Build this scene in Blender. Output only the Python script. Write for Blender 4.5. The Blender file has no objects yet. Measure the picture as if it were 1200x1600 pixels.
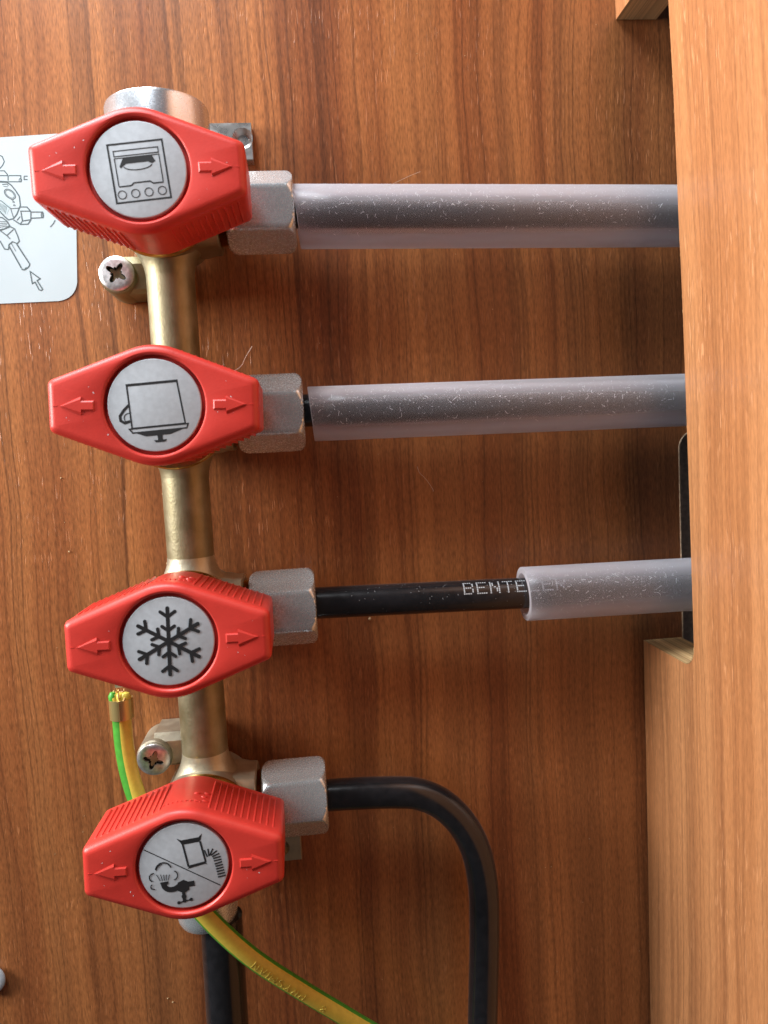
import bpy, bmesh, math, random
from mathutils import Vector, Matrix

scene = bpy.context.scene
C = scene.collection
S = 0.001                      # everything below is written in millimetres: x right, h out of the wall, z up
PI = math.pi
random.seed(7)

# ------------------------------------------------------------------ camera
VX, VY, F, D, ROLL = 485., 708., 1200., 208., 0.06
_n = Vector(((VX-600)/F, -(VY-800)/F, -1)).normalized()
_u = Vector((-ROLL, 1, 0)); _u = (_u - _u.dot(_n)*_n).normalized()
_x = _n.cross(_u)
ROT = Matrix((_x, _n, _u))     # camera space -> world
cam_d = bpy.data.cameras.new('camera')
cam = bpy.data.objects.new('camera', cam_d); C.objects.link(cam)
cam.matrix_world = Matrix.Translation((0, -D*S, 0)) @ ROT.to_4x4()
cam_d.sensor_fit = 'VERTICAL'; cam_d.sensor_height = 36; cam_d.lens = 27
cam_d.clip_start = 0.005; cam_d.clip_end = 20
cam_d.dof.use_dof = True; cam_d.dof.focus_distance = 0.187; cam_d.dof.aperture_fstop = 24
scene.camera = cam

def ray(px, py):
    return ROT @ Vector(((px-600)/F, -(py-800)/F, -1))
def at(px, py, h):             # where a line of sight meets the plane h mm in front of the wall -> (x, h, z)
    d = ray(px, py); t = (D-h)/d.y
    return Vector((t*d.x, h, t*d.z))
def at_x(px, py, x):           # where it meets the vertical plane at x -> (x, h, z)
    d = ray(px, py); t = x/d.x
    return Vector((x, D-t*d.y, t*d.z))

# ------------------------------------------------------------------ light
world = bpy.data.worlds.new("World"); scene.world = world; world.use_nodes = True
bgn = world.node_tree.nodes['Background']
bgn.inputs[0].default_value = (0.80, 0.88, 1.0, 1); bgn.inputs[1].default_value = 0.045

def area(name, loc, target, size, power, color):
    l = bpy.data.lights.new(name, 'AREA'); l.shape = 'RECTANGLE'; l.size, l.size_y = size[0]*S, size[1]*S
    l.energy = power; l.color = color
    o = bpy.data.objects.new(name, l); C.objects.link(o)
    o.location = Vector((loc[0], -loc[1], loc[2]))*S
    d = Vector((target[0], -target[1], target[2]))*S - o.location
    o.rotation_euler = d.to_track_quat('-Z', 'Y').to_euler()
    return o
area('window_light', (-400, 128, 120), (60, 20, 10), (140, 210), 3.4, (1.0, 0.975, 0.94))
area('skylight', (-165, 120, 370), (-5, 0, 20), (360, 120), 3.3, (0.88, 0.95, 1.0))
area('far_window_light', (-190, 430, 190), (20, 0, -20), (50, 160), 0.11, (0.95, 0.98, 1.0))
scene.view_settings.view_transform = 'Standard'
scene.view_settings.look = 'None'
scene.view_settings.exposure = 0.0
scene.render.engine = 'CYCLES'
scene.cycles.use_denoising = True
scene.cycles.max_bounces = 14
scene.cycles.transmission_bounces = 12
scene.cycles.caustics_refractive = True

# ------------------------------------------------------------------ node helpers
def mat_new(name):
    m = bpy.data.materials.new(name); m.use_nodes = True
    nt = m.node_tree; b = nt.nodes['Principled BSDF']
    return m, nt, b
def N(nt, t, **kw):
    n = nt.nodes.new(t)
    for k, v in kw.items():
        if k.startswith('i_'):
            n.inputs[k[2:].replace('_', ' ')].default_value = v
        else:
            setattr(n, k, v)
    return n
def L(nt, a, b): nt.links.new(a, b)
def math_n(nt, op, a, b=None, clamp=False):
    n = nt.nodes.new('ShaderNodeMath'); n.operation = op; n.use_clamp = clamp
    for i, v in enumerate((a, b)):
        if v is None: continue
        if isinstance(v, (int, float)): n.inputs[i].default_value = v
        else: nt.links.new(v, n.inputs[i])
    return n.outputs[0]
def ramp(nt, fac, stops):
    r = nt.nodes.new('ShaderNodeValToRGB'); e = r.color_ramp.elements
    while len(e) < len(stops): e.new(0.5)
    for k, (p, c) in enumerate(stops):
        e[k].position = p; e[k].color = (*c, 1) if len(c) == 3 else c
    nt.links.new(fac, r.inputs[0]); return r.outputs[0]
def mixc(nt, fac, a, b, mode='MIX'):
    n = nt.nodes.new('ShaderNodeMix'); n.data_type = 'RGBA'; n.blend_type = mode
    for sock, v in ((n.inputs[0], fac), (n.inputs[6], a), (n.inputs[7], b)):
        if isinstance(v, (int, float)): sock.default_value = v
        elif isinstance(v, tuple): sock.default_value = (*v, 1)
        else: nt.links.new(v, sock)
    return n.outputs[2]

def wood(name, across, seed, light, mid, dark, gloss=0.33, pore=1.0, dash_amt=.25, line_amt=.74, grit_amt=.75):
    m, nt, b = mat_new(name)
    tc = N(nt, 'ShaderNodeTexCoord'); sp = N(nt, 'ShaderNodeSeparateXYZ'); L(nt, tc.outputs['Object'], sp.inputs[0])
    A = sp.outputs['XYZ'.index(across)]; Z = sp.outputs[2]
    def coord(sa, sz, off, warp=None):
        a = A if warp is None else math_n(nt, 'ADD', A, warp)
        cb = N(nt, 'ShaderNodeCombineXYZ')
        L(nt, math_n(nt, 'MULTIPLY', a, sa), cb.inputs[0]); L(nt, math_n(nt, 'MULTIPLY', Z, sz), cb.inputs[1])
        cb.inputs[2].default_value = off + seed
        return cb.outputs[0]
    def noise(vec, detail=2, rough=.5, dist=0.):
        n = N(nt, 'ShaderNodeTexNoise'); n.inputs['Scale'].default_value = 1; n.inputs['Detail'].default_value = detail
        n.inputs['Roughness'].default_value = rough; n.inputs['Distortion'].default_value = dist
        L(nt, vec, n.inputs['Vector']); return n.outputs[0]
    w1 = noise(coord(14, 9, 3.1), 2)
    warp = math_n(nt, 'MULTIPLY', math_n(nt, 'SUBTRACT', w1, .5), .0085)
    w2 = noise(coord(160, 45, 8.7), 2)
    warp = math_n(nt, 'ADD', warp, math_n(nt, 'MULTIPLY', math_n(nt, 'SUBTRACT', w2, .5), .0016))
    broad = noise(coord(48, 1.2, 0, warp), 3, .55)
    bands = noise(coord(130, 1.0, 11.3, warp), 3, .6)
    lines = noise(coord(75, .5, 21.3, warp), 3, .5)
    fine = noise(coord(1900, 90, 31), 3, .7)
    dash = noise(coord(2300, 210, 61), 1, .5)
    pores = noise(coord(1700, 190, 41), 1, .4)
    col = ramp(nt, broad, [(.40, mid), (.58, light)])
    bd = ramp(nt, bands, [(.36, (1, 1, 1)), (.50, (.18,)*3), (.60, (0, 0, 0))])
    col = mixc(nt, math_n(nt, 'MULTIPLY', bd, .48), col, dark)
    # thin dark growth lines: where the noise crosses a few levels
    tot = None
    for lev, wid, st in ((.38, .016, .6), (.44, .013, .8), (.50, .011, .6), (.56, .013, .85), (.62, .016, .6)):
        d = math_n(nt, 'DIVIDE', math_n(nt, 'ABSOLUTE', math_n(nt, 'SUBTRACT', lines, lev)), wid)
        k = math_n(nt, 'MULTIPLY', math_n(nt, 'SUBTRACT', 1., d, True), st)
        tot = k if tot is None else math_n(nt, 'MAXIMUM', tot, k)
    gate = ramp(nt, noise(coord(70, 6, 55), 2), [(.36, (.4,)*3), (.6, (1,)*3)])
    tot = math_n(nt, 'MULTIPLY', tot, gate)
    col = mixc(nt, math_n(nt, 'MULTIPLY', tot, line_amt), col, tuple(c*.62 for c in dark))
    fm = ramp(nt, fine, [(.28, (.66,)*3), (.5, (1,)*3), (.72, (1.0, 1.0, 1.0))])
    col = mixc(nt, .55, col, fm, 'MULTIPLY')
    col = mixc(nt, dash_amt, col, ramp(nt, dash, [(.30, (.55,)*3), (.42, (1,)*3)]), 'MULTIPLY')
    grit = noise(coord(2900, 520, 91), 1, .5)
    col = mixc(nt, grit_amt, col, ramp(nt, grit, [(.30, (.62,)*3), (.47, (.94,)*3), (.55, (1,)*3), (.72, (1.28,)*3)]), 'MULTIPLY')
    pm = ramp(nt, pores, [(.64, (0,)*3), (.70, (1,)*3)])
    pg = ramp(nt, noise(coord(110, 30, 71), 2), [(.40, (.1,)*3), (.62, (1,)*3)])
    pm = math_n(nt, 'MULTIPLY', pm, pg)
    col = mixc(nt, math_n(nt, 'MULTIPLY', pm, .30*pore), col, tuple(min(1, c*1.5+.05) for c in light))
    L(nt, col, b.inputs['Base Color'])
    rg = math_n(nt, 'ADD', math_n(nt, 'MULTIPLY', fine, .12), gloss - .06)
    L(nt, rg, b.inputs['Roughness'])
    b.inputs['Specular IOR Level'].default_value = .5
    hgt = math_n(nt, 'ADD', math_n(nt, 'MULTIPLY', pm, -1.0*pore), math_n(nt, 'MULTIPLY', fine, .35))
    bp = N(nt, 'ShaderNodeBump'); bp.inputs['Strength'].default_value = .45; bp.inputs['Distance'].default_value = .00014
    L(nt, hgt, bp.inputs['Height']); L(nt, bp.outputs[0], b.inputs['Normal'])
    return m

def simple(name, col, rough=.5, metal=0., spec=.5, noise_amt=0., noise_scale=800., bump=0., bump_scale=2500., rough_var=0., col2=None, coat=0.):
    m, nt, b = mat_new(name)
    b.inputs['Base Color'].default_value = (*col, 1); b.inputs['Roughness'].default_value = rough
    b.inputs['Metallic'].default_value = metal; b.inputs['Specular IOR Level'].default_value = spec
    b.inputs['Coat Weight'].default_value = coat; b.inputs['Coat Roughness'].default_value = .12
    tc = N(nt, 'ShaderNodeTexCoord')
    if noise_amt or rough_var or col2:
        n = N(nt, 'ShaderNodeTexNoise'); n.inputs['Scale'].default_value = noise_scale; n.inputs['Detail'].default_value = 4
        L(nt, tc.outputs['Object'], n.inputs['Vector'])
        c2 = col2 if col2 else tuple(min(1, c*(1+noise_amt)) for c in col)
        c1 = col if col2 else tuple(c*(1-noise_amt) for c in col)
        L(nt, ramp(nt, n.outputs[0], [(.36, c1), (.64, c2)]), b.inputs['Base Color'])
        if rough_var:
            L(nt, math_n(nt, 'ADD', math_n(nt, 'MULTIPLY', n.outputs[0], 2*rough_var), rough - rough_var, True), b.inputs['Roughness'])
    if bump:
        n2 = N(nt, 'ShaderNodeTexNoise'); n2.inputs['Scale'].default_value = bump_scale; n2.inputs['Detail'].default_value = 3
        L(nt, tc.outputs['Object'], n2.inputs['Vector'])
        bp = N(nt, 'ShaderNodeBump'); bp.inputs['Strength'].default_value = bump; bp.inputs['Distance'].default_value = .0002
        L(nt, n2.outputs[0], bp.inputs['Height']); L(nt, bp.outputs[0], b.inputs['Normal'])
    return m

M = {}
M['wall_wood'] = wood('wall_wood', 'X', 0.0, (.43, .162, .052), (.235, .073, .024), (.105, .034, .015), pore=.75)
M['partition_wood'] = wood('partition_wood', 'Y', 7.7, (.57, .255, .105), (.47, .190, .072), (.26, .095, .038), gloss=.34, pore=1.3, dash_amt=.15, line_amt=.62, grit_amt=.35)  # wall laminate in a paler tone; stronger light and sheen put into the colour
M['ply_edge'] = wood('ply_edge', 'X', 3.3, (.80, .54, .26), (.66, .40, .17), (.22, .09, .035), gloss=.6, pore=.3)
M['cut_rim'] = simple('cut_rim', (.50, .36, .24), .6, noise_amt=.3)
M['cavity'] = simple('cavity', (.52, .45, .39), .7, noise_amt=.2)
M['red'] = simple('red_plastic', (.60, .042, .030), .40, spec=.5, noise_amt=.04, noise_scale=300, bump=.10, bump_scale=2600)
M['disc'] = simple('disc_aluminium', (.49, .53, .575), .40, metal=.15, noise_amt=.05, noise_scale=900, bump=.08, bump_scale=5000)
M['ink'] = simple('black_ink', (.018, .018, .020), .45)
M['brass'] = simple('cast_brass', (.25, .215, .12), .48, metal=.80, col2=(.33, .29, .185), noise_scale=220, bump=.30, bump_scale=1500, rough_var=.10)
M['brass_plated'] = simple('cast_brass_plated', (.44, .40, .30), .44, metal=.80, col2=(.54, .50, .38), noise_scale=260, bump=.32, bump_scale=1700, rough_var=.10)
M['thread'] = simple('bright_brass', (.68, .46, .14), .25, metal=1.)
M['crimp'] = simple('crimp_brass', (.62, .48, .20), .34, metal=.8)
M['zinc'] = simple('zinc_plating', (.64, .70, .735), .27, metal=.68, col2=(.68, .745, .78), noise_scale=2300, bump=.12, bump_scale=3200, rough_var=.06)
M['chrome'] = simple('polished_chrome', (.68, .71, .75), .25, metal=.85, bump=.04, bump_scale=600, rough_var=.07, noise_scale=2500)
M['plate_chrome'] = simple('plate_chrome', (.62, .59, .57), .30, metal=.95, bump=.5, bump_scale=260, rough_var=.12, noise_scale=400)
M['screw_zinc'] = simple('screw_zinc', (.76, .75, .76), .34, metal=.85, noise_amt=.18, noise_scale=900, rough_var=.08)
M['recess'] = simple('dark_recess', (.02, .022, .02), .5, metal=.5)
M['black_pipe'] = simple('black_coating', (.012, .012, .014), .20, spec=.6, noise_amt=.2, noise_scale=500, bump=.03, bump_scale=1500, rough_var=.05)
_b = M['black_pipe'].node_tree.nodes['Principled BSDF']; _b.inputs['Sheen Weight'].default_value = .06; _b.inputs['Sheen Roughness'].default_value = .4; _b.inputs['Sheen Tint'].default_value = (.8, .82, .85, 1)
M['print'] = simple('white_print', (.42, .45, .48), .6)
M['yellow'] = simple('yellow_sheath', (.64, .50, .07), .42, noise_amt=.06, bump=.05)
M['green'] = simple('green_sheath', (.06, .30, .03), .42, noise_amt=.1)
M['yellow_emboss'] = simple('yellow_emboss', (.55, .44, .07), .5)
M['copper'] = simple('copper_strand', (.70, .45, .22), .35, metal=.9)
M['sticker'] = simple('sticker_film', (.48, .555, .59), .38, noise_amt=.03, noise_scale=60, bump=.03)
M['sticker_ink'] = simple('sticker_ink', (.08, .11, .12), .5)
M['sticker_tint'] = simple('sticker_tint', (.42, .52, .55), .5)
M['dust'] = simple('dust', (.66, .68, .72), .9, spec=.1)
M['hair'] = simple('hair', (.55, .45, .36), .6)
M['crumb'] = simple('crumb', (.55, .40, .22), .8)

def sleeve_mat():
    m, nt, b = mat_new('frosted_vinyl')
    b.inputs['Base Color'].default_value = (.86, .86, .90, 1)
    b.inputs['Transmission Weight'].default_value = .96
    b.inputs['IOR'].default_value = 1.30
    b.inputs['Specular IOR Level'].default_value = .5
    tc = N(nt, 'ShaderNodeTexCoord'); n = N(nt, 'ShaderNodeTexNoise'); n.inputs['Scale'].default_value = 900
    L(nt, tc.outputs['Object'], n.inputs['Vector'])
    bp = N(nt, 'ShaderNodeBump'); bp.inputs['Strength'].default_value = .1; bp.inputs['Distance'].default_value = .0002
    L(nt, n.outputs[0], bp.inputs['Height']); L(nt, bp.outputs[0], b.inputs['Normal'])
    L(nt, math_n(nt, 'ADD', math_n(nt, 'MULTIPLY', n.outputs[0], .08), .19), b.inputs['Roughness'])
    df = N(nt, 'ShaderNodeBsdfDiffuse'); df.inputs['Color'].default_value = (.82, .79, .84, 1)
    tl = N(nt, 'ShaderNodeBsdfTranslucent'); tl.inputs['Color'].default_value = (.82, .79, .84, 1)
    m1 = N(nt, 'ShaderNodeMixShader'); m1.inputs[0].default_value = .55; L(nt, df.outputs[0], m1.inputs[1]); L(nt, tl.outputs[0], m1.inputs[2])
    lw = N(nt, 'ShaderNodeLayerWeight'); lw.inputs['Blend'].default_value = .5
    m2 = N(nt, 'ShaderNodeMixShader'); L(nt, ramp(nt, lw.outputs['Facing'], [(.0, (.035,)*3), (.05, (.05,)*3), (.14, (.22,)*3), (.36, (.50,)*3), (.9, (.72,)*3)]), m2.inputs[0])
    L(nt, b.outputs[0], m2.inputs[1]); L(nt, m1.outputs[0], m2.inputs[2])
    L(nt, m2.outputs[0], nt.nodes['Material Output'].inputs['Surface'])
    return m
M['sleeve'] = sleeve_mat()

# ------------------------------------------------------------------ mesh helpers (mm, (x, h, z))
class MB:
    def __init__(s): s.v = []; s.f = []; s.m = []
    def vert(s, p): s.v.append((p[0], p[1], p[2])); return len(s.v)-1
    def face(s, idx, m=0): s.f.append(tuple(idx)); s.m.append(m)
    def ring(s, pts): return [s.vert(p) for p in pts]
    def bridge(s, a, b, m=0, closed=True):
        n = len(a)
        for i in range(n if closed else n-1):
            j = (i+1) % n
            mm = m(i) if callable(m) else m
            s.face((a[i], a[j], b[j], b[i]), mm)
    def loft(s, rings, cap0=True, cap1=True, m=0):
        rs = [s.ring(r) for r in rings]
        for a, b in zip(rs, rs[1:]): s.bridge(a, b, m)
        mm = m(0) if callable(m) else m
        if cap0: s.face(rs[0][::-1], mm)
        if cap1: s.face(rs[-1], mm)
        return rs
    def lathe(s, prof, origin, axis='h', n=48, cap0=True, cap1=True, m=0):
        """prof: list of (distance along the axis, radius)"""
        o = Vector(origin); rings = []
        for d, r in prof:
            pts = []
            for k in range(n):
                a = 2*PI*k/n; c, q = r*math.cos(a), r*math.sin(a)
                pts.append(o + (Vector((c, d, q)) if axis == 'h' else Vector((d, c, q)) if axis == 'x' else Vector((c, q, d))))
            rings.append(pts)
        return s.loft(rings, cap0, cap1, m)
    def box(s, lo, hi, m=0):
        x0, y0, z0 = lo; x1, y1, z1 = hi
        a = s.ring([(x0, y0, z0), (x1, y0, z0), (x1, y0, z1), (x0, y0, z1)]); b = s.ring([(x0, y1, z0), (x1, y1, z0), (x1, y1, z1), (x0, y1, z1)])
        s.bridge(a, b, m); s.face(a[::-1], m); s.face(b, m)
    def prism(s, pts, h0, h1, m=0):
        a = s.ring([(p[0], h0, p[1]) for p in pts]); b = s.ring([(p[0], h1, p[1]) for p in pts])
        s.bridge(a, b, m); s.face(a[::-1], m); s.face(b, m)
    def sweep(s, path, r, n=20, m=0, caps=True, twist=None):
        """round tube along a path of Vectors; r number or function of t"""
        P = [Vector(p) for p in path]; rings = []; up = None
        for i, p in enumerate(P):
            t = (P[min(i+1, len(P)-1)] - P[max(i-1, 0)]).normalized()
            if up is None: up = Vector((0, 1, 0)) - t*t.dot(Vector((0, 1, 0))) if abs(t.y) < .95 else Vector((0, 0, 1)) - t*t.dot(Vector((0, 0, 1)))
            else: up = up - t*t.dot(up)
            up.normalize(); side = t.cross(up)
            rr = r(i/(len(P)-1)) if callable(r) else r
            tw = twist(i/(len(P)-1)) if twist else 0
            rings.append([p + rr*(math.cos(2*PI*k/n+tw)*up + math.sin(2*PI*k/n+tw)*side) for k in range(n)])
        return s.loft(rings, caps, caps, m)
    def stroke(s, pts, w, h, closed=False, m=0, t=.03):
        """flat ink line of width w in the x-z plane at height h"""
        P = [Vector((p[0], p[1])) for p in pts]; n = len(P); l, r = [], []
        for i, p in enumerate(P):
            a = P[(i-1) % n] if closed or i else p; c = P[(i+1) % n] if closed or i < n-1 else p
            d1 = (p-a).normalized() if (p-a).length else None; d2 = (c-p).normalized() if (c-p).length else None
            d1 = d1 or d2; d2 = d2 or d1
            n1, n2 = Vector((-d1.y, d1.x)), Vector((-d2.y, d2.x)); mi = n1+n2
            if mi.length < .1: mi = n1.copy()
            mi.normalize(); k = w/2/max(.45, mi.dot(n1))
            l.append(p+mi*k); r.append(p-mi*k)
        for i in range(n if closed else n-1):
            j = (i+1) % n
            q = [l[i], l[j], r[j], r[i]]
            idx = s.ring([(v.x, h, v.y) for v in q]); s.face(idx, m)
    def flat(s, pts, h, m=0):
        s.face(s.ring([(p[0], h, p[1]) for p in pts]), m)
    def build(s, name, mats, parent=None, smooth=35., recalc=True, loc=None, offset=(0, 0, 0)):
        """link as one mesh object; vertices are given relative to OFFSET (a parent's base)"""
        me = bpy.data.meshes.new(name)
        ox, oh, oz = offset
        me.from_pydata([((x-ox)*S, -(h-oh)*S, (z-oz)*S) for x, h, z in s.v], [], s.f)
        for mt in (mats if isinstance(mats, (list, tuple)) else [mats]): me.materials.append(mt)
        me.polygons.foreach_set('material_index', s.m)
        if recalc:
            b = bmesh.new(); b.from_mesh(me); bmesh.ops.recalc_face_normals(b, faces=b.faces); b.to_mesh(me); b.free()
        if smooth:
            me.polygons.foreach_set('use_smooth', [True]*len(me.polygons)); me.set_sharp_from_angle(angle=math.radians(smooth))
        me.update()
        o = bpy.data.objects.new(name, me); C.objects.link(o)
        if parent: o.parent = parent
        if loc is not None: o.location = Vector((loc[0], -loc[1], loc[2]))*S
        return o
def tag(o, label=None, cat=None, group=None, kind=None):
    for k, v in (('label', label), ('category', cat), ('group', group), ('kind', kind)):
        if v: o[k] = v
    return o
def empty(name, loc, rot=0.):
    o = bpy.data.objects.new(name, None); C.objects.link(o); o.empty_display_size = .005
    o.location = Vector((loc[0], -loc[1], loc[2]))*S; o.rotation_euler = (0, rot, 0)
    return o
def arc(cx, cy, r, a0, a1, n=16, ry=None):
    ry = r if ry is None else ry
    return [(cx+r*math.cos(math.radians(a0+(a1-a0)*k/n)), cy+ry*math.sin(math.radians(a0+(a1-a0)*k/n))) for k in range(n+1)]
def spline(pts, n=12):
    """Catmull-Rom through Vectors"""
    P = [Vector(p) for p in pts]; P = [2*P[0]-P[1]] + P + [2*P[-1]-P[-2]]; out = []
    for i in range(1, len(P)-2):
        for k in range(n):
            t = k/n; a, b, c, d = P[i-1:i+3]
            out.append(.5*((2*b)+(c-a)*t+(2*a-5*b+4*c-d)*t*t+(3*b-a-3*c+d)*t**3))
    out.append(P[-2]); return out

# ------------------------------------------------------------------ setting: the wall and the partition
hole_x0 = at(1062, 760, 0).x; hole_top = at(1076, 673, 0).z; hole_bot = at(1075, 1060, 0).z
hole = [(hole_x0, hole_bot), (hole_x0, hole_top-5)] + [(hole_x0+5-5*math.cos(a*PI/16), hole_top-5+5*math.sin(a*PI/16)) for a in range(1, 9)] + [(hole_x0+40, hole_top), (hole_x0+40, hole_bot)]
bm = bmesh.new()
outer = [(-230, -330), (330, -330), (330, 260), (-230, 260)]
loops = []
for pts in (outer, hole):
    vs = [bm.verts.new((x*S, 0, z*S)) for x, z in pts]
    loops.append([bm.edges.new((vs[i], vs[(i+1) % len(vs)])) for i in range(len(vs))])
bmesh.ops.triangle_fill(bm, use_beauty=True, use_dissolve=False, edges=loops[0]+loops[1])
ext = bmesh.ops.extrude_face_region(bm, geom=list(bm.faces))
bmesh.ops.translate(bm, vec=(0, 12*S, 0), verts=[g for g in ext['geom'] if isinstance(g, bmesh.types.BMVert)])
bmesh.ops.recalc_face_normals(bm, faces=bm.faces)
me = bpy.data.meshes.new('wall'); bm.to_mesh(me); bm.free(); me.materials.append(M['wall_wood'])
wall = bpy.data.objects.new('wall', me); C.objects.link(wall)
tag(wall, 'reddish brown wood grain cabinet wall behind the gas manifold', kind='structure')
mb = MB(); mb.sweep([Vector((x, .05, z)) for x, z in hole[:-2]], .22, 8)
mb.build('hole_rim', M['cut_rim'], wall)
mb = MB(); mb.box((-225, -20, -320), (320, -16, 250))
o = mb.build('cavity_wall', M['cavity']); tag(o, 'dark board deep behind the slot in the cabinet wall', kind='structure')

XP = 91.0
def part_x(z):                 # the board is bowed a little along its height
    P = [(300, 86.), (111, 89.0), (-58.8, 92.2), (-176, 92.0), (-330, 91.)]
    P = [(at(962, 31, 0).z, at(962, 31, 0).x), (at(985, 500, 0).z, at(985, 500, 0).x), (at(1005, 1000, 0).z, at(1005, 1000, 0).x), (at(1011, 1260, 0).z, at(1011, 1260, 0).x), (at(1016, 1600, 0).z, at(1016, 1600, 0).x)]
    if z >= P[0][0]: return P[0][1] + (z-P[0][0])*-.015
    if z <= P[-1][0]: return P[-1][1]
    for (z0, x0), (z1, x1) in zip(P, P[1:]):
        if z1 <= z <= z0: return x0+(x1-x0)*(z-z0)/(z1-z0)
def edge_pt(px, py):
    x = XP
    for _ in range(8):
        p = at_x(px, py, x); x = part_x(p.z)
    return p
zt, zb = at(962, 31, 0).z, at(1005, 1000, 0).z
prof = [(0, zt)]
e = [edge_pt(*p) for p in ((1043, 2), (1052, 150), (1061, 370), (1069, 560), (1076, 760), (1082, 960))]
hz = [(p.y, p.z) for p in e]
fr = 5.2
hb = hz[-1][0]
notch = [(0, zt), (hz[0][0], zt)] + [(hh, zz) for hh, zz in hz[1:-1]] + [(hb, zb+fr)]
notch += [(hb-fr+fr*math.cos(-a*PI/16), zb+fr+fr*math.sin(-a*PI/16)) for a in range(1, 9)] + [(0, zb)]
def densify(poly, step):
    out = []
    for (a, b), (c, d) in zip(poly, poly[1:]):
        n = max(1, int(math.hypot(c-a, d-b)/step)); out += [(a+(c-a)*k/n, b+(d-b)*k/n) for k in range(n)]
    return out + [poly[-1]]
poly = densify([(0, 255), (0, zt)], 30)[:-1] + densify(notch, 6) + densify([(0, zb), (0, -325), (190, -325), (190, 255)], 30)[1:]
rng = random.Random(3)
mb = MB(); TH = 11.2
PL = []
for q, (hh, zz) in enumerate(poly):
    j = 0
    PL.append((hh+j, zz))
a = mb.ring([(part_x(z), h+.15, z) for h, z in PL]); b = mb.ring([(part_x(z)+TH, h+.15, z) for h, z in PL])
bmq = len(PL)
for i in range(bmq):
    j = (i+1) % bmq; mb.face((a[i], a[j], b[j], b[i]), 1)
mb.face(a, 0); mb.face(b[::-1], 0)
part = mb.build('partition', [M['partition_wood'], M['ply_edge']], smooth=None)
mod = None
bmx = bmesh.new(); bmx.from_mesh(part.data); bmesh.ops.triangulate(bmx, faces=[f for f in bmx.faces if len(f.verts) > 4]); bmx.to_mesh(part.data); bmx.free()
tag(part, 'orange brown plywood partition, toned brighter as if lit, with a notch cut for the pipes', kind='structure')
# ragged veneer splinters along the sawn notch
mb = MB(); r2 = random.Random(11)
for k in range(70):
    i = r2.randrange(len(notch)-1); t = r2.random(); h0, z0 = notch[i]; h1, z1 = notch[i+1]
    hh, zz = h0+(h1-h0)*t, z0+(z1-z0)*t
    x = part_x(zz)-.02; ln = r2.uniform(.3, 1.0); w = r2.uniform(.08, .2)
    sx = 1 if abs(z1-z0) > abs(h1-h0) else 0
    dz = r2.choice((-1, 1))*ln if sx else (ln*.4 if zz < 0 else -ln*.4)
    dh = -.35*ln if sx else 0
    i0 = mb.ring([(x, hh+.15, zz-w), (x, hh+.15, zz+w), (x+.12, hh+dh, zz+dz), (x+.3, hh+.2, zz)])
    mb.face((i0[0], i0[1], i0[2])); mb.face((i0[0], i0[3], i0[2])); mb.face((i0[1], i0[3], i0[2]))
tag(mb.build('splinter_fringe', M['ply_edge'], part, smooth=None), kind='stuff')

# ------------------------------------------------------------------ gas manifold
AX = -31.0; AH = 15.0          # the tube's axis
def axis_x(z): return AX
NUT_PX = [(408, 333), (423.5, 646), (444, 949), (462, 1245)]
VZ = []; NX = []
for px, py in NUT_PX:
    p = at(px, py, AH); VZ.append(p.z); NX.append(p.x)
man = empty('gas_manifold', (AX, 0, VZ[3]))
tag(man, 'brass gas manifold screwed to the wall with four outlets and cap nuts', 'manifold')
OFF = (AX, 0, VZ[3])
mb = MB(); mb.lathe([(VZ[3]-9, 5.7), (VZ[0]+12, 5.7)], (AX, AH, 0), 'z', 48)
mb.build('tube', M['brass'], man, offset=OFF)

def hexr(a, ap): 
    k = (a + PI/6) % (PI/3) - PI/6
    return ap/math.cos(k)
for i, z in enumerate(VZ):
    mb = MB()
    # round body under the knob
    mb.lathe([(3.5, 9.5), (5, 10.8), (6, 11.2), (24, 11.6), (25.0, 11.2), (25.1, 10.2), (30, 10.0)], (AX, 0, z), 'h', 64)
    # flares onto the tube, above and below
    for sgn in (1, -1):
        pr = []
        for k in range(9):
            t = k/8; pr.append((sgn*(6.5+t*8.0), 5.75+3.6*(1-math.sin(t*PI/2))))
        mb.lathe(pr, (AX, AH, z), 'z', 48)
    # square-shouldered outlet arm
    rings = []
    for x, hw in ((AX, 9.2), (AX+8.5, 9.1), (AX+10.6, 8.6), (AX+12.3, 8.5), (AX+12.6, 8.2)):
        pts = []
        for k in range(64):
            a = 2*PI*k/64; c, q = math.cos(a), math.sin(a)
            r = hw/max(abs(c), abs(q)); r = min(r, hw*1.22)
            pts.append((x, AH+r*c*.92, z+r*q))
        rings.append(pts)
    mb.loft(rings)
    vb = mb.build('valve_body', M['brass_plated'] if i in (3, 2) else M['brass'], man, offset=OFF)
    mb = MB(); pr = []
    x0 = AX+12; n = 22
    for k in range(n*4):
        pr.append((x0+k*.06*1.0, 7.7 - .55*abs(((k/6.) % 1)*2-1)))
    mb.lathe(pr, (0, AH, z), 'x', 40)
    mb.build('outlet_thread', M['thread'], vb, offset=OFF)
    mb = MB(); mb.lathe([(24.6, 12.2), (25.2, 12.5), (26.2, 12.5), (26.8, 12.1)], (AX, 0, z), 'h', 64)
    mb.build('bonnet_ring', M['thread'], vb, offset=OFF)

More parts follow.
